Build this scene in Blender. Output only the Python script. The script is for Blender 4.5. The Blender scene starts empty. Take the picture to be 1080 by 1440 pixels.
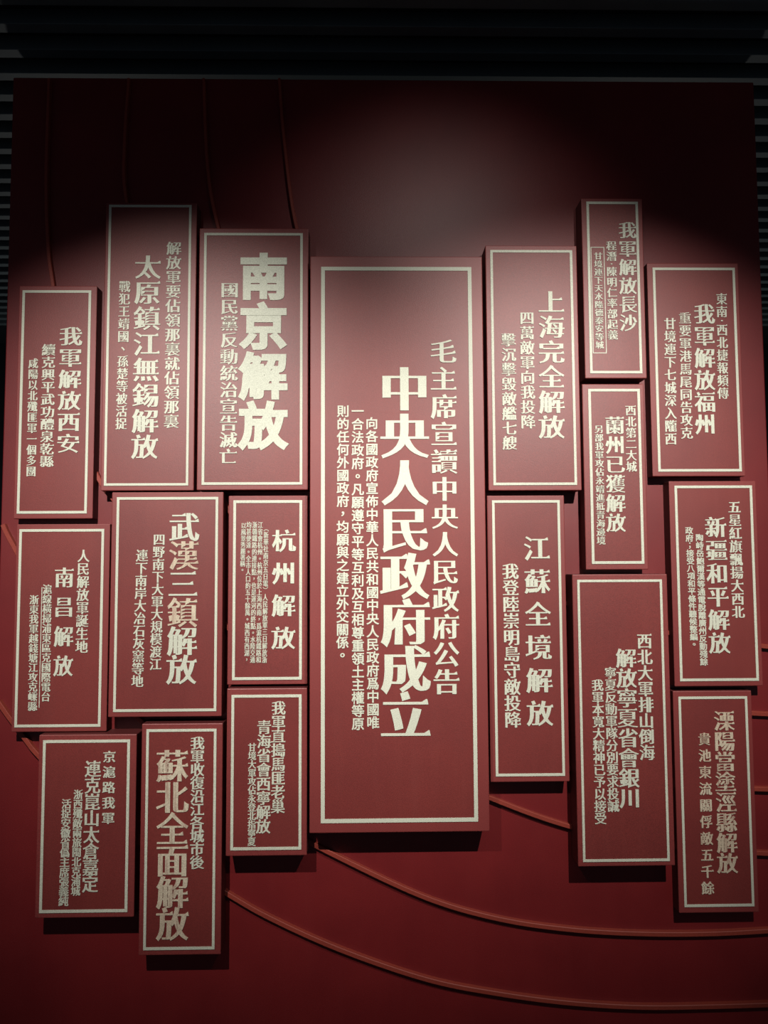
import bpy, bmesh, math, random
import numpy as np
from mathutils import Vector, Matrix
from mathutils.geometry import delaunay_2d_cdt

random.seed(7)
C = bpy.context.collection

# ------------------------------------------------------------------ camera
F = 1040.0                       # focal length in pixels of the 1080 x 1440 frame
CAM = Vector((0.0, -2.5, 1.65))
PITCH, YAW, ROLL = math.radians(3.6), math.radians(-1.0), math.radians(-0.27)
ROT = Matrix.Rotation(YAW, 3, 'Z') @ Matrix.Rotation(math.pi/2 + PITCH, 3, 'X') @ Matrix.Rotation(ROLL, 3, 'Z')
cd = bpy.data.cameras.new('camera')
cam = bpy.data.objects.new('camera', cd)
C.objects.link(cam)
cd.sensor_fit = 'VERTICAL'
cd.sensor_height = 24.0
cd.lens = F / 1440.0 * 24.0
cd.clip_start = 0.05
cam.matrix_world = Matrix.Translation(CAM) @ ROT.to_4x4()
bpy.context.scene.camera = cam

# ------------------------------------------------------------------ world, lights, exposure
sc = bpy.context.scene
sc.view_settings.view_transform = 'Standard'
sc.view_settings.look = 'None'
sc.view_settings.gamma = 1.0
sc.view_settings.exposure = 0.0
sc.view_settings.use_curve_mapping = False
w = bpy.data.worlds.new('world')
sc.world = w
w.use_nodes = True
w.node_tree.nodes['Background'].inputs[0].default_value = (0.75, 0.82, 1.0, 1)
w.node_tree.nodes['Background'].inputs[1].default_value = 0.10


def spot(name, loc, target, power, angle, blend, radius=0.02, col=(1.0, 0.965, 0.90)):
    l = bpy.data.lights.new(name, 'SPOT')
    l.energy = power
    l.spot_size = math.radians(angle)
    l.spot_blend = blend
    l.shadow_soft_size = radius
    l.color = col
    o = bpy.data.objects.new(name, l)
    C.objects.link(o)
    o.location = loc
    o.rotation_euler = (Vector(target) - Vector(loc)).to_track_quat('-Z', 'Y').to_euler()
    return o


spot('track_light', (-0.88, -2.35, 3.08), (-0.62, 0, 1.62), 440, 52, 1.0)
spot('track_light', (0.94, -2.35, 3.08), (0.70, 0, 1.67), 445, 53, 1.0)
spot('track_light', (0.33, -1.30, 3.32), (0.22, 0, 2.42), 17, 72, 1.0, 0.03)
# two lamps in the room beyond the partition: they only graze the ceiling battens
for lx in (-2.0, 2.0):
    bl = bpy.data.lights.new('room_lamp_light', 'POINT')
    bl.energy = 26.0
    bl.shadow_soft_size = 0.1
    bl.color = (1.0, 0.97, 0.92)
    blo = bpy.data.objects.new('room_lamp_light', bl)
    C.objects.link(blo)
    blo.location = (lx, 2.5, 1.7)


# ------------------------------------------------------------------ helpers
def at(px, py, depth=0.0):
    """point of the plane y = -depth that the photograph shows at (px, py)"""
    d = ROT @ Vector(((px - 540.0) / F, -(py - 720.0) / F, -1.0))
    t = (-depth - CAM.y) / d.y
    return CAM + d * t


def nd(nt, kind, x=0, **kw):
    n = nt.nodes.new(kind)
    for k, v in kw.items():
        setattr(n, k, v)
    return n


def paint(name, col, col2, rough=0.5, spec=0.5, grain=0.0, bump=0.15, smear=0.0, smear_col=(0.3, 0.2, 0.18), smear_scale=1.0):
    """matt paint: slow mottling, fine speckle, faint vertical wipe marks, fine relief"""
    m = bpy.data.materials.new(name)
    m.use_nodes = True
    nt = m.node_tree
    L = nt.links.new
    b = nt.nodes['Principled BSDF']
    b.inputs['Roughness'].default_value = rough
    b.inputs['Specular IOR Level'].default_value = spec
    tc = nd(nt, 'ShaderNodeNewGeometry')
    n1 = nd(nt, 'ShaderNodeTexNoise')
    n1.inputs['Scale'].default_value = 5.0
    n1.inputs['Detail'].default_value = 6.0
    L(tc.outputs['Position'], n1.inputs['Vector'])
    mx = nd(nt, 'ShaderNodeMix', data_type='RGBA')
    mx.inputs['A'].default_value = (*col, 1)
    mx.inputs['B'].default_value = (*col2, 1)
    cr = nd(nt, 'ShaderNodeMapRange')
    cr.inputs['From Min'].default_value = 0.3
    cr.inputs['From Max'].default_value = 0.7
    L(n1.outputs['Fac'], cr.inputs['Value'])
    L(cr.outputs['Result'], mx.inputs['Factor'])
    out = mx.outputs['Result']
    n2 = nd(nt, 'ShaderNodeTexNoise')
    n2.inputs['Scale'].default_value = 420.0
    n2.inputs['Detail'].default_value = 3.0
    L(tc.outputs['Position'], n2.inputs['Vector'])
    if grain:
        mr = nd(nt, 'ShaderNodeMapRange')
        mr.inputs['From Min'].default_value = 0.3
        mr.inputs['From Max'].default_value = 0.7
        mr.inputs['To Min'].default_value = 1 - grain
        mr.inputs['To Max'].default_value = 1 + grain
        L(n2.outputs['Fac'], mr.inputs['Value'])
        vm = nd(nt, 'ShaderNodeVectorMath', operation='SCALE')
        L(out, vm.inputs[0])
        L(mr.outputs['Result'], vm.inputs['Scale'])
        out = vm.outputs['Vector']
    if smear:
        mp = nd(nt, 'ShaderNodeMapping')
        mp.inputs['Scale'].default_value = (26, 26, 3.0)
        L(tc.outputs['Position'], mp.inputs['Vector'])
        n3 = nd(nt, 'ShaderNodeTexNoise')
        n3.inputs['Scale'].default_value = smear_scale
        mp.inputs['Rotation'].default_value = (0, 0.25 if smear_scale > 1 else 0, 0)
        n3.inputs['Detail'].default_value = 4.0
        L(mp.outputs['Vector'], n3.inputs['Vector'])
        m3 = nd(nt, 'ShaderNodeMapRange')
        m3.inputs['From Min'].default_value = 0.5
        m3.inputs['From Max'].default_value = 0.8
        m3.inputs['To Max'].default_value = smear
        L(n3.outputs['Fac'], m3.inputs['Value'])
        mm = nd(nt, 'ShaderNodeMix', data_type='RGBA')
        L(m3.outputs['Result'], mm.inputs['Factor'])
        L(out, mm.inputs['A'])
        mm.inputs['B'].default_value = (*smear_col, 1)
        out = mm.outputs['Result']
    L(out, b.inputs['Base Color'])
    if bump:
        bp = nd(nt, 'ShaderNodeBump')
        bp.inputs['Strength'].default_value = bump
        bp.inputs['Distance'].default_value = 0.001
        L(n2.outputs['Fac'], bp.inputs['Height'])
        L(bp.outputs['Normal'], b.inputs['Normal'])
    return m


M_WALL = paint('red_wall_paint', (0.160, 0.0080, 0.0090), (0.130, 0.0050, 0.0065), 0.48, 0.6, 0.20, 0.35, 0.05, (0.20, 0.03, 0.03))
M_BOARD = paint('dusty_red_paint', (0.208, 0.031, 0.028), (0.180, 0.027, 0.025), 0.50, 0.60, 0.22, 0.35, 0.08, (0.26, 0.06, 0.05))
M_EDGE_SHADE = paint('shaded_edge_red', (0.085, 0.012, 0.012), (0.070, 0.010, 0.010), 0.6, 0.4, 0.15, 0.3)
M_PANEL = paint('brownish_red_paint', (0.178, 0.024, 0.020), (0.150, 0.020, 0.0175), 0.50, 0.60, 0.22, 0.35, 0.10, (0.24, 0.06, 0.05))
M_RIB = paint('orange_red_paint', (0.26, 0.036, 0.021), (0.22, 0.030, 0.018), 0.55, 0.5, 0.16, 0.3)
M_CREAM = paint('cream_lettering', (0.58, 0.59, 0.48), (0.53, 0.54, 0.44), 0.6, 0.4, 0.20, 0.4)
M_CREAM2 = paint('worn_cream_lettering', (0.62, 0.55, 0.42), (0.52, 0.42, 0.31), 0.6, 0.4, 0.3, 0.4, 0.85, (0.26, 0.10, 0.075), 3.0)
M_SLAT = paint('dark_grey_batten', (0.055, 0.072, 0.078), (0.045, 0.06, 0.066), 0.6, 0.3, 0.1, 0.1)
M_BLACK = paint('black_void', (0.010, 0.011, 0.013), (0.008, 0.009, 0.011), 0.8, 0.1, 0.0, 0.0)
M_FLOOR = paint('dark_floor', (0.030, 0.028, 0.028), (0.022, 0.021, 0.022), 0.5, 0.4, 0.1, 0.1)


def link(name, me, mat, parent=None):
    o = bpy.data.objects.new(name, me)
    if mat and not me.materials:
        me.materials.append(mat)
    C.objects.link(o)
    if parent:
        o.parent = parent
    return o


def box_mesh(x0, x1, y0, y1, z0, z1, bevel=0.0, seg=2):
    bm = bmesh.new()
    bmesh.ops.create_cube(bm, size=1)
    for v in bm.verts:
        v.co = Vector((x0 + (v.co.x + .5) * (x1 - x0), y0 + (v.co.y + .5) * (y1 - y0), z0 + (v.co.z + .5) * (z1 - z0)))
    if bevel:
        bmesh.ops.bevel(bm, geom=bm.edges[:], offset=bevel, segments=seg, profile=0.5, affect='EDGES')
    me = bpy.data.meshes.new('box')
    bm.to_mesh(me)
    bm.free()
    return me


def ring_mesh(x0, x1, z0, z1, t, y0, y1, seg=None):
    """a rectangular frame strip of width t standing from y1 (back) to y0 (front)"""
    o = [(x0, z0), (x1, z0), (x1, z1), (x0, z1)]
    i = [(x0 + t, z0 + t), (x1 - t, z0 + t), (x1 - t, z1 - t), (x0 + t, z1 - t)]
    vs = [(x, y0, z) for x, z in o] + [(x, y0, z) for x, z in i] + [(x, y1, z) for x, z in o] + [(x, y1, z) for x, z in i]
    fs = []
    for k in range(4):
        n = (k + 1) % 4
        fs.append((k, n, 4 + n, 4 + k))
        fs.append((8 + k, 8 + n, n, k))
        fs.append((4 + k, 4 + n, 12 + n, 12 + k))
    me = bpy.data.meshes.new('ring')
    me.from_pydata(vs, [], fs)
    me.update()
    return me


# ------------------------------------------------------------------ the setting
CEIL = 1.65 + 1.75
wl = (at(20, 108).x + at(7, 460).x) / 2
wr = (at(1059, 116).x + at(1074, 460).x) / 2
wt = (at(20, 108).z + at(1059, 116).z) / 2
wall = link('wall_back', box_mesh(wl, wr, 0.0, 0.16, 0.0, wt, 0.004), M_WALL)
wall['kind'] = 'structure'
wall['label'] = 'dark red partition wall that carries all the plaques and curved ribs'

ceiling = link('ceiling', box_mesh(-5, 5, -5, 5.2, CEIL + 0.05, CEIL + 0.15), M_BLACK)
ceiling['kind'] = 'structure'
P = 0.1238
me_slat = box_mesh(-5, 5, 0.0, 0.045, 0, 0.055, 0.002, 1)
for k in range(-7, 22):
    y = 2.826 - 2.5 + P * k
    s = link('slat', me_slat, M_SLAT, ceiling)
    s.location = (0, y, CEIL)
fl = link('floor', box_mesh(-5, 5, -5, 5.2, -0.1, 0.0), M_FLOOR)
fl['kind'] = 'structure'
fw = link('wall_far', box_mesh(-5, 5, 3.6, 3.7, 0.0, CEIL + 0.05), M_BLACK)
fw['kind'] = 'structure'


# ------------------------------------------------------------------ curved ribs, parts of the wall
def catmull(pts, n=10):
    out = []
    P_ = [pts[0]] + pts + [pts[-1]]
    for i in range(1, len(P_) - 2):
        a, b, c, d = P_[i-1], P_[i], P_[i+1], P_[i+2]
        for k in range(n):
            t = k / n
            out.append(0.5 * ((2*b) + (c-a)*t + (2*a-5*b+4*c-d)*t*t + (3*b-a-3*c+d)*t*t*t))
    out.append(pts[-1])
    return out


RIBS = [
    [(393, 112), (400, 200), (417, 320), (455, 430), (560, 650), (690, 790), (800, 850), (940, 890), (1068, 908), (1086, 909)],
    [(287, 112), (292, 230), (307, 320), (360, 500), (470, 720), (620, 880), (800, 965), (940, 995), (1062, 1003), (1088, 1004)],
    [(182, 112), (176, 200), (178, 280), (210, 450), (300, 680), (450, 880), (620, 1010), (800, 1080), (940, 1103), (1065, 1109), (1090, 1109)],
    [(70, 112), (66, 250), (69, 350), (76, 405), (90, 520), (115, 620), (139, 672), (160, 702), (250, 810), (430, 985), (560, 1065), (690, 1122), (806, 1163), (940, 1190), (1068, 1199), (1092, 1199)],
    [(5, 738), (20, 768), (90, 890), (190, 1005), (300, 1095), (400, 1163), (483, 1208), (600, 1262), (700, 1291), (800, 1306), (900, 1312), (1000, 1312), (1095, 1307)],
    [(-2, 986), (12, 1006), (38, 1041), (55, 1062), (120, 1128), (220, 1195), (315, 1253), (380, 1290), (480, 1335), (600, 1376), (700, 1396), (800, 1409), (900, 1415), (1000, 1414), (1096, 1411)],
]
RW, RD = 0.0150, 0.018
for pts in RIBS:
    ps = catmull([Vector((p.x, 0, p.z)) for p in (at(x, y, RD * 0.5) for x, y in pts)])
    for p in ps:
        p.x = min(max(p.x, wl + 0.006), wr - 0.006)
        p.z = min(p.z, wt - 0.003)
    vs, fs = [], []
    n = len(ps)
    e = 0.0018
    prof = [(-RW/2, 0.001), (-RW/2, -RD + e), (-RW/2 + e, -RD), (RW/2 - e, -RD), (RW/2, -RD + e), (RW/2, 0.001)]
    for i, p in enumerate(ps):
        a, b = ps[max(i-1, 0)], ps[min(i+1, n-1)]
        t = (b - a)
        t.normalize()
        nn = Vector((-t.z, 0, t.x))
        wd = 0.62 + 0.38 * min(1, max(0, (wt - p.z) / 1.4))     # the ribs are slimmer towards the top
        for u, yy in prof:
            q = p + nn * u * wd
            vs.append((q.x, yy, q.z))
    K = len(prof)
    for i in range(n - 1):
        for k in range(K - 1):
            fs.append((i*K + k, i*K + k + 1, (i+1)*K + k + 1, (i+1)*K + k))
    fs.append(tuple(range(K)))
    fs.append(tuple(reversed(range((n-1)*K, n*K))))
    me = bpy.data.meshes.new('rib')
    me.from_pydata(vs, [], fs)
    bm = bmesh.new()
    bm.from_mesh(me)
    bmesh.ops.recalc_face_normals(bm, faces=bm.faces[:])
    bm.to_mesh(me)
    bm.free()
    r = link('rib', me, M_RIB, wall)
    r['label'] = 'slim raised orange-red curved rib'

# ------------------------------------------------------------------ lettering
GLY = {}


def outlines(ch):
    if ch in GLY:
        return GLY[ch]
    c = bpy.data.curves.new('g', 'FONT')
    c.body = ch
    o = bpy.data.objects.new('g', c)
    C.objects.link(o)
    dg = bpy.context.evaluated_depsgraph_get()
    dg.update()
    k = o.evaluated_get(dg).to_curve(dg)
    polys = []
    for s in k.splines:
        bp = s.bezier_points
        n = len(bp)
        pl = []
        for i in range(n):
            a, b = bp[i], bp[(i + 1) % n]
            p0, p1, p2, p3 = a.co, a.handle_right, b.handle_left, b.co
            L = (p3 - p0).length
            dev = (p1 - p0 - (p3 - p0) / 3).length + (p2 - p0 - (p3 - p0) * 2 / 3).length
            st = 1 if dev < 0.006 else (3 if L < 0.15 else 5)
            for j in range(st):
                t = j / st
                q = p0*(1-t)**3 + p1*3*t*(1-t)**2 + p2*3*t*t*(1-t) + p3*t**3
                pl.append((q.x, q.y))
        q = []
        for p in pl:
            if not q or math.hypot(p[0]-q[-1][0], p[1]-q[-1][1]) > 0.003:
                q.append(p)
        if len(q) > 2 and math.hypot(q[0][0]-q[-1][0], q[0][1]-q[-1][1]) < 0.003:
            q.pop()
        if len(q) > 2:
            polys.append(q)
    bpy.data.objects.remove(o)
    GLY[ch] = polys
    return polys


def area(p):
    return 0.5 * sum(p[i][0]*p[(i+1) % len(p)][1] - p[(i+1) % len(p)][0]*p[i][1] for i in range(len(p)))


STY = {'songbig': (0.048, -0.012, 1), 'songmid': (0.037, -0.010, 1), 'song': (0.034, -0.005, 1), 'songthin': (0.024, 0.0, 0), 'hei': (0.044, 0.038, 0), 'bold': (0.022, 0.016, 0)}


def styled(ch, style):
    """the glyph's outline with its upright strokes thickened, its level strokes thinned and the
    triangular stroke ends of Song type added; in a cell 1 x 1 about the origin"""
    a, b, serif = STY[style]
    P_ = outlines(ch)
    if not P_:
        return []
    big = max(P_, key=lambda p: abs(area(p)))
    sgn = 1 if area(big) > 0 else -1
    out = []
    for p in P_:
        n = len(p)
        ns = []
        for i in range(n):
            x0, y0 = p[i]
            x1, y1 = p[(i+1) % n]
            L = math.hypot(x1-x0, y1-y0)
            ns.append(((y1-y0)/L*sgn, -(x1-x0)/L*sgn, L))
        q = []
        for i in range(n):
            n0, n1 = ns[i-1], ns[i]
            w0 = a*n0[0]**2 + b*n0[1]**2
            w1 = a*n1[0]**2 + b*n1[1]**2
            det = n0[0]*n1[1] - n0[1]*n1[0]
            if abs(det) < 0.35:
                mx, my = n0[0]+n1[0], n0[1]+n1[1]
                l = math.hypot(mx, my) or 1
                ww = (w0+w1)/2
                dx, dy = mx/l*ww, my/l*ww
            else:
                dx = (w0*n1[1] - w1*n0[1]) / det
                dy = (n0[0]*w1 - n1[0]*w0) / det
            l = math.hypot(dx, dy)
            if l > 0.07:
                dx, dy = dx*0.07/l, dy*0.07/l
            q.append([(p[i][0]+dx, p[i][1]+dy)])
        if serif:
            for i in range(n):          # edge i: p[i] -> p[i+1]; right-hand end of a level stroke
                nx, ny, L = ns[i]
                if nx > 0.97 and 0.04 < L < 0.10:
                    pr, nx_ = ns[i-1], ns[(i+1) % n]
                    if abs(pr[1]) > 0.97 and abs(nx_[1]) > 0.97 and pr[1]*nx_[1] < 0:
                        j = i if pr[1] > 0 else (i+1) % n
                        Lt = pr[2] if pr[1] > 0 else nx_[2]
                        if Lt > 0.12:
                            x, y = q[j][0]
                            s = min(0.13, Lt*0.6)
                            tri = [(x - s, y), (x - s*0.33, y + s*0.42), (x - s*0.15, y + s*0.40)]
                            q[j] = tri if pr[1] > 0 else tri[::-1]
        out.append([pt for l_ in q for pt in l_])
    xs = [pt[0] for p in out for pt in p]
    ys = [pt[1] for p in out for pt in p]
    if ch in '。，、；·':
        cx, cy, s = (min(xs)+max(xs))/2, (min(ys)+max(ys))/2, 1.0
    else:
        cx, cy = 0.5, 0.38
    return [[((x-cx), (y-cy)) for x, y in p] for p in out]


def triangles(polys):
    """triangles of everything the outlines wind around, overlaps merged"""
    vc, ed = [], []
    for p in polys:
        n0 = len(vc)
        vc += [Vector(q) for q in p]
        ed += [(n0 + i, n0 + (i + 1) % len(p)) for i in range(len(p))]
    V, _, Fc, _, _, _ = delaunay_2d_cdt(vc, ed, [], 0, 1e-6)
    V = np.array([(v.x, v.y) for v in V])
    Fc = np.array([f for f in Fc if len(f) == 3])
    cen = V[Fc].mean(axis=1)
    A = np.concatenate([np.array(p) for p in polys])
    B = np.concatenate([np.roll(np.array(p), -1, axis=0) for p in polys])
    cy = cen[:, 1:2]
    up = (A[None, :, 1] <= cy) & (B[None, :, 1] > cy)
    dn = (A[None, :, 1] > cy) & (B[None, :, 1] <= cy)
    cr = (B[None, :, 0]-A[None, :, 0])*(cy-A[None, :, 1]) - (cen[:, 0:1]-A[None, :, 0])*(B[None, :, 1]-A[None, :, 1])
    wn = (up & (cr > 0)).sum(1) - (dn & (cr < 0)).sum(1)
    big = max(polys, key=lambda p: abs(area(p)))
    keep = wn * (1 if area(big) > 0 else -1) > 0
    return V, Fc[keep]


def plate(V, T, thick):
    """triangles in X,Z as a solid plate from y=0 to y=-thick"""
    edges = {}
    for f in T:
        x = [V[k] for k in f]
        if (x[1][0]-x[0][0])*(x[2][1]-x[0][1]) - (x[1][1]-x[0][1])*(x[2][0]-x[0][0]) < 0:
            f = f[::-1]
        for i in range(3):
            edges[(int(f[i]), int(f[(i+1) % 3]))] = 1
    n = len(V)
    vs = [(x, -thick, z) for x, z in V] + [(x, 0.0, z) for x, z in V]
    fs = []
    for f in T:
        x = [V[k] for k in f]
        ccw = (x[1][0]-x[0][0])*(x[2][1]-x[0][1]) - (x[1][1]-x[0][1])*(x[2][0]-x[0][0]) > 0
        fs.append(tuple(int(k) for k in (f if ccw else f[::-1])))
    for (i, j) in edges:
        if (j, i) not in edges:
            fs.append((j, i, n + i, n + j))
    me = bpy.data.meshes.new('lettering')
    me.from_pydata(vs, [], fs)
    me.update()
    return me


TRI = {}


def tris(ch, style):
    if (ch, style) not in TRI:
        TRI[ch, style] = triangles(styled(ch, style))
    return TRI[ch, style]


MESHC = {}
LT = 0.0028          # how far the letters stand proud


def glyph_mesh(ch, style, worn):
    k = (ch, style, worn)
    if k not in MESHC:
        me = plate(*tris(ch, style), LT)
        me.materials.append(M_CREAM2 if worn else M_CREAM)
        MESHC[k] = me
    return MESHC[k]


SHORT = {'·': 0.45}


def column(parent, d, spec, origin):
    """one vertical line of writing: text, top (px), bottom (px), width px, style, height of one character px"""
    text, (x0, y0), (x1, y1), wpx, style, hpx = spec[:6]
    worn = spec[6] if len(spec) > 6 else 0
    if style == 'song' and wpx > 23:
        style = 'songbig' if wpx > 50 else 'songmid'
    n = sum(SHORT.get(c, 1) for c in text)
    H = y1 - y0
    if hpx is None:
        pitch = H / (n - 0.06)
        hpx = pitch * 0.94
    else:
        pitch = (H - hpx) / (n - 1) if n > 1 else 0
    scale = 2.5 * (1 - d/2.5) / F
    wm, hm = wpx * scale * 1.01, hpx * scale * 1.01
    pos = 0.0
    joined = []
    single = wpx >= 14.5
    for i, ch in enumerate(text):
        adv = SHORT.get(ch, 1)
        yc = y0 + hpx/2 + pitch*(pos + (adv-1)/2)
        t = (yc - y0) / H
        p = at(x0 + (x1-x0)*t, yc, d)
        pos += adv
        sx, sz = wm/0.93, hm/0.93
        if single:
            o = link('character', glyph_mesh(ch, style, i in worn if worn else False), None, parent)
            o.location = (p.x - origin.x, 0.0001 - d, p.z - origin.z)
            o.scale = (sx, 1, sz)
        else:
            V, T = tris(ch, style)
            joined.append((V * np.array([sx, sz]) + np.array([p.x - origin.x, p.z - origin.z]), T))
    if joined:
        off, Vs, Ts = 0, [], []
        for V, T in joined:
            Vs.append(V)
            Ts.append(T + off)
            off += len(V)
        me = plate(np.concatenate(Vs), np.concatenate(Ts), LT)
        o = link('text_column', me, M_CREAM, parent)
        o.location = (0, 0.0001 - d, 0)
        o['label'] = 'column of small cream characters'


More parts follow.
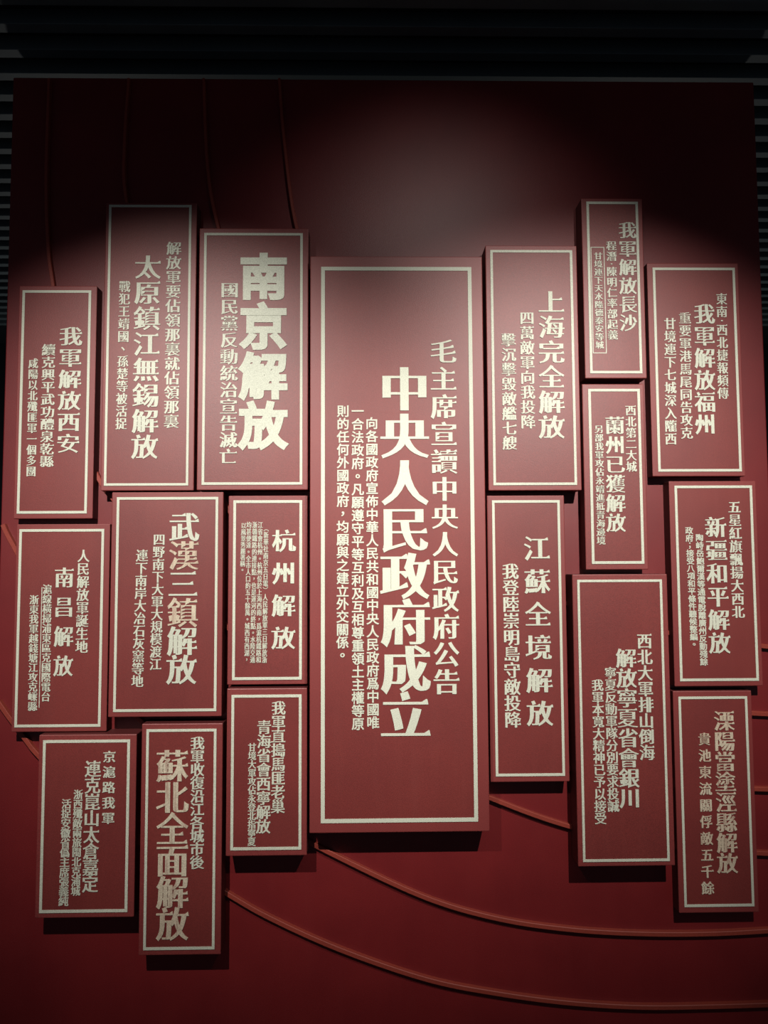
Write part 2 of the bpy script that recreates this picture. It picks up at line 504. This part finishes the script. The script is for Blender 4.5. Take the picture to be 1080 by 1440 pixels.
# board corners TL, TR, BR, BL ; frame corners ; frame strip width (px) ; depth (m) ; columns
PL = [
 dict(label='narrow red plaque at the far left above the 南昌解放 plaque, headline 我軍解放西安',
  b=[(27.5, 402), (136.5, 402), (130, 730), (18.5, 729)], f=[(32, 408.5), (128.5, 408.5), (122.5, 722), (24, 722.5)], fw=3.6, d=0.050,
  c=[('我軍解放西安', (100.5, 459.5), (96, 637), 30, 'song', 27),
     ('續克興平武功醴泉乾縣', (69, 484), (66, 657), 18, 'song', None),
     ('咸陽以北殲匪軍一個多團', (47.5, 504), (44, 670), 13, 'song', None)]),
 dict(label='tall red plaque in the upper left, headline 太原鎮江無錫解放, topmost on the left side',
  b=[(149.5, 285), (276.5, 285), (273, 690), (141, 690)], f=[(153.5, 288.5), (269, 288.5), (265.5, 683), (146.5, 683)], fw=3.4, d=0.062,
  c=[('解放軍要佔領那裏就佔領那裏', (245, 340), (241, 602), 20, 'song', None),
     ('太原鎮江無錫解放', (208.7, 358.7), (203.3, 645), 35, 'song', None),
     ('戰犯王靖國、孫楚等被活捉', (175.9, 395), (170.5, 604), 15, 'song', None)]),
 dict(label='red plaque with the largest, heaviest blocky characters 南京解放, left of the central plaque',
  b=[(280, 321), (434, 321), (433, 689), (277, 689)], f=[(286.8, 328), (426, 328), (425, 681.5), (284.3, 682)], fw=3.6, d=0.072,
  c=[('南京解放', (371, 357), (370, 630), 63, 'hei', 64),
     ('國民黨反動統治宣告滅亡', (323.3, 397), (321, 653), 23.5, 'song', None)]),
 dict(label='largest and tallest red plaque in the middle of the wall, headline 中央人民政府成立',
  b=[(436.7, 360.5), (678.5, 360.5), (688, 1169.5), (434.7, 1171.5)], f=[(452.5, 375.7), (663.4, 375.7), (671.6, 1155.5), (450.3, 1157)], fw=5.4, d=0.100,
  c=[('毛主席宣讀中央人民政府公告', (623, 477), (628, 975.6), 35, 'song', 34.5),
     ('中央人民政府成立', (568.6, 515), (570.6, 1037.5), 64, 'song', 64),
     ('向各國政府宣佈中華人民共和國中央人民政府爲中國唯', (522.8, 587), (524.7, 1024), 16.5, 'bold', 16.5),
     ('一合法政府。凡願遵守平等互利及互相尊重領土主權等原', (503, 570), (503.5, 1026), 16.5, 'bold', 16.5),
     ('則的任何外國政府，均願與之建立外交關係。', (482.5, 570), (481.6, 929.5), 16.5, 'bold', 16.5)]),
 dict(label='red plaque at the far left edge, middle row, spaced headline 南昌解放',
  b=[(22.5, 737), (155, 737), (149.5, 1029), (16.5, 1029)], f=[(28.2, 744), (148, 744), (140.5, 1022), (20, 1022.5)], fw=3.6, d=0.050,
  line=((58.3, 825.5), (56.2, 995)),
  c=[('人民解放軍誕生地', (118, 773), (115, 918), 16, 'song', None),
     ('南昌解放', (91, 798), (89, 950), 25, 'song', 28),
     ('滬線橫掃浦東區克國際電台', (67, 822), (64.5, 986), 12, 'song', None),
     ('浙東我軍越錢塘江攻克嵊縣', (48.5, 837), (46, 999.5), 12, 'song', None)]),
 dict(label='wide red plaque in the middle row on the left, worn headline 武漢三鎮解放',
  b=[(158.3, 692), (314.8, 692), (311, 1008), (151, 1008)], f=[(165.6, 699), (308, 699), (303.5, 1000), (158.3, 1001)], fw=3.6, d=0.062,
  c=[('武漢三鎮解放', (259.8, 721), (255, 961), 39, 'song', 40, (1, 3)),
     ('四野南下大軍大規模渡江', (224.4, 750.4), (218.5, 942), 15.5, 'song', None),
     ('連下南岸大冶石灰窯等地', (200.3, 772.8), (193.2, 966), 15.5, 'song', None)]),
 dict(label='small red plaque beside the central one, 杭州解放 with five columns of tiny print',
  b=[(321.3, 697), (432.8, 697), (432, 962.4), (319.7, 962.8)], f=[(328, 703.5), (425, 703.5), (424.5, 955.8), (326.8, 956)], fw=3.8, d=0.058,
  c=[('杭州解放', (399.4, 745), (398.4, 912), 31, 'song', 30.5),
     ('︵新華社南京五日電︶人民解放軍三日解放浙', (374.5, 738), (372, 932), 6.8, 'songthin', None),
     ('江省會杭州。杭州位於上海西南，爲滬杭鐵路和', (366.4, 733.7), (363.6, 932), 6.8, 'songthin', None),
     ('浙贛鐵路的連接點，也是運河的終點。水陸交通', (358.6, 733.7), (355.3, 932), 6.8, 'songthin', None),
     ('均甚便達。全市人口約五十餘萬。城西有西湖，', (350.4, 733.7), (347, 932), 6.8, 'songthin', None),
     ('以風景秀麗著稱。', (343, 735), (341, 805.6), 6.8, 'songthin', None)]),
 dict(label='small red plaque under the 杭州解放 plaque, headline 青海省會西寧解放',
  b=[(319, 968.5), (432.4, 967.5), (431, 1203.5), (317.6, 1203.5)], f=[(325.7, 977.5), (424, 976), (424, 1194.5), (324, 1195.5)], fw=3.8, d=0.085,
  c=[('我軍直搗馬匪老巢', (392, 986), (390.7, 1142.7), 18, 'song', None),
     ('青海省會西寧解放', (371.8, 1013), (370, 1171), 18.5, 'song', None),
     ('甘境大軍攻佔永登北指寧夏', (354.8, 1045), (354, 1189), 10.5, 'song', None)]),
 dict(label='lowest red plaque at bottom left, large worn headline 蘇北全面解放',
  b=[(198.7, 1017.5), (312.5, 1017.5), (311.3, 1343), (195.4, 1343)], f=[(205.7, 1025.5), (304.5, 1024.5), (302, 1334.5), (202, 1336)], fw=3.6, d=0.075,
  c=[('我軍收復沿江各城市後', (278, 1036), (277, 1221), 18, 'song', None),
     ('蘇北全面解放', (242.5, 1055), (242.5, 1320), 41, 'song', 43, (0, 1, 2, 3, 4, 5))]),
 dict(label='dim red plaque in the bottom left corner, headline 連克崑山太倉嘉定',
  b=[(55, 1033), (193, 1033), (187.5, 1290.5), (48.7, 1290.5)], f=[(61.2, 1041), (184, 1039.5), (178.6, 1282), (55, 1284)], fw=3.8, d=0.080,
  c=[('京滬路我軍', (154.3, 1056), (152.3, 1158), 16.5, 'song', 15.5),
     ('連克崑山太倉嘉定', (131.3, 1070), (126.7, 1253.6), 20.5, 'song', None),
     ('浙西殲敵兩旅閩北克浦城', (110.6, 1110.6), (106.5, 1258.7), 12, 'song', None),
     ('活捉安徽省僞主席張義純', (94, 1123.7), (89.4, 1273.4), 12.5, 'song', None)]),
 dict(label='brightly lit red plaque upper right of the central one, headline 上海完全解放',
  b=[(683, 345.3), (812.5, 345.3), (816.4, 689.4), (686.4, 690)], f=[(690.3, 352), (805.9, 352), (809.8, 682), (692.7, 682.5)], fw=3.6, d=0.075,
  c=[('上海完全解放', (775, 408.4), (775.5, 616.8), 35, 'song', None),
     ('四萬敵軍向我投降', (740.7, 437.7), (742.6, 603), 19.5, 'song', None),
     ('擊沉擊毀敵艦七艘', (714.9, 468.5), (716.7, 632.6), 19.5, 'song', None)]),
 dict(label='narrow red plaque right of the central one, below 上海, headline 江蘇全境解放',
  b=[(683.7, 696.8), (792.8, 696.8), (801.6, 1099), (690.8, 1100)], f=[(690.8, 703.5), (786, 703.5), (795.3, 1090.5), (698, 1092)], fw=3.6, d=0.062,
  c=[('江蘇全境解放', (754, 754), (759.5, 1019.7), 34.5, 'song', 34),
     ('我登陸崇明島守敵投降', (717.4, 792.4), (721.3, 1022.8), 21.5, 'song', None)]),
 dict(label='topmost narrow red plaque on the right, headline 我軍解放長沙 with a thinly boxed column',
  b=[(818.2, 279), (903, 279), (909.7, 532), (822, 532)], f=[(825, 284), (897, 284), (902.7, 525), (829, 525.5)], fw=3.6, d=0.072,
  boxed=[(830.4, 347.5), (850.2, 347.5), (852.4, 497), (833.5, 497)],
  c=[('我軍解放長沙', (881.9, 311.8), (883.3, 466.3), 24, 'song', None),
     ('程潛·陳明仁率部起義', (859.2, 339), (861.5, 478), 14, 'song', None),
     ('甘境連下天水隆德秦安等城', (840.7, 355), (843, 490.6), 11.5, 'song', None)]),
 dict(label='narrow red plaque right side, directly below 長沙, headline 蘭州已獲解放',
  b=[(818.7, 540), (904.5, 540), (912.5, 801), (823.7, 801)], f=[(826.5, 547), (899.4, 547), (906, 792.8), (832.4, 793)], fw=3.8, d=0.058,
  c=[('西北第二大城', (886.4, 569.8), (887.7, 663.5), 14.6, 'song', None),
     ('蘭州已獲解放', (864, 585.4), (866, 747.7), 26, 'song', None),
     ('另部我軍攻佔永靖進抵青海邊境', (841.7, 598), (845, 765.8), 11.8, 'song', None)]),
 dict(label='long red plaque lower right, headline 解放寧夏省會銀川, four columns of writing',
  b=[(804.7, 807.6), (939, 807.6), (948.4, 1218), (813, 1218)], f=[(811.4, 815), (931.6, 815), (940.5, 1210.5), (819.7, 1212)], fw=3.4, d=0.082,
  c=[('西北大軍排山倒海', (905.6, 890.8), (909.9, 1068.5), 20, 'song', None),
     ('解放寧夏省會銀川', (879.6, 912), (885.7, 1134.9), 27, 'song', None),
     ('寧夏反動軍隊分別要求投誠', (857.9, 938), (862.5, 1141), 15.5, 'song', None),
     ('我軍本寬大精神已予以接受', (839.8, 955.4), (844.4, 1158.4), 15.5, 'song', None)]),
 dict(label='red plaque at the upper far right, headline 我軍解放福州',
  b=[(911, 369.6), (1039.4, 370.4), (1046.8, 670), (916.5, 669.6)], f=[(918.8, 376.5), (1033.5, 377), (1042.2, 663), (924, 663.4)], fw=3.6, d=0.050,
  c=[('東南·西北捷報頻傳', (1014.2, 412.3), (1016.3, 561.4), 15, 'song', None),
     ('我軍解放福州', (990, 427), (991.3, 611), 28, 'song', None),
     ('重要軍港馬尾同告攻克', (962.6, 439), (965.4, 617.3), 16.5, 'song', None),
     ('甘境連下七城深入隴西', (941.7, 447), (943, 625.6), 16, 'song', None)]),
 dict(label='red plaque at the far right edge, middle row, headline 新疆和平解放',
  b=[(940.4, 676.5), (1063.5, 676.5), (1072.5, 965), (949, 965)], f=[(948.2, 682.7), (1057.3, 683), (1066.7, 957), (956, 958)], fw=3.6, d=0.052,
  c=[('五星紅旗飄揚大西北', (1032, 704.4), (1038, 869), 17, 'song', None),
     ('新疆和平解放', (1005.5, 726.7), (1012, 918.4), 28.5, 'song', 29),
     ('陶峙岳鮑爾漢等通電脫離廣州反動殘餘', (983, 751), (989.6, 935.6), 10.5, 'bold', None),
     ('政府；接受八項和平條件聽候整編。', (968.4, 741), (976, 911), 10.5, 'bold', None)]),
 dict(label='dim red plaque in the bottom right corner, headline 溧陽當塗涇縣解放',
  b=[(947, 972), (1057.6, 971), (1066.4, 1283), (954.3, 1284)], f=[(953.8, 979.5), (1050.8, 979), (1060, 1273.5), (962, 1276)], fw=3.4, d=0.050,
  c=[('溧陽當塗涇縣解放', (1017.5, 1000), (1022.9, 1226.7), 27, 'song', None, (0, 1, 2, 3, 4, 5, 6, 7)),
     ('貴池東流關俘敵五千餘', (990, 1030.5), (995.2, 1257), 16.5, 'song', 17, tuple(range(10)))]),
]


def rect(c, d):
    p = [at(x, y, d) for x, y in c]
    return ((p[0].x + p[3].x)/2, (p[1].x + p[2].x)/2, (p[2].z + p[3].z)/2, (p[0].z + p[1].z)/2)


GROUP = 'red headline plaques mounted on the red wall'
for s in PL:
    d = s['d']
    x0, x1, z0, z1 = rect(s['b'], d)
    org = Vector(((x0 + x1)/2, 0, z0))
    e = bpy.data.objects.new('plaque', None)
    e.empty_display_size = 0.1
    C.objects.link(e)
    e.location = org
    e['label'] = s['label']
    e['category'] = 'plaque'
    e['group'] = GROUP
    hw = (x1 - x0)/2
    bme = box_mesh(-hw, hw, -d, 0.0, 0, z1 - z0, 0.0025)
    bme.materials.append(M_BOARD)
    bme.materials.append(M_EDGE_SHADE)          # shade of the board sides put into their colour, a darker maroon
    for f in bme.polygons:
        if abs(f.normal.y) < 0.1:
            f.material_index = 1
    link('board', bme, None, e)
    fx0, fx1, fz0, fz1 = rect(s['f'], d)
    px = (2.5 - d)/F
    link('border_frame', ring_mesh(fx0 - org.x, fx1 - org.x, fz0 - org.z, fz1 - org.z, s['fw']*px, -d - 0.0022, -d + 0.0005), M_CREAM, e)
    fw = s['fw']*px*0.5
    link('inner_panel', box_mesh(fx0 - org.x + fw, fx1 - org.x - fw, -d - 0.0004, -d + 0.002, fz0 - org.z + fw, fz1 - org.z - fw), M_PANEL, e)
    for c in s['c']:
        column(e, d, c, org)
    if 'boxed' in s:
        a0, a1, b0, b1 = rect(s['boxed'], d)
        link('thin_box_outline', ring_mesh(a0 - org.x, a1 - org.x, b0 - org.z, b1 - org.z, 1.1*px, -d - 0.0015, -d + 0.0005), M_CREAM, e)
    if 'line' in s:
        (ax, ay), (bx_, by_) = s['line']
        p, q = at(ax, ay, d), at(bx_, by_, d)
        xm = (p.x + q.x)/2 - org.x
        link('rule_line', box_mesh(xm - 0.5*px, xm + 0.5*px, -d - 0.0015, -d + 0.0005, q.z - org.z, p.z - org.z), M_CREAM, e)
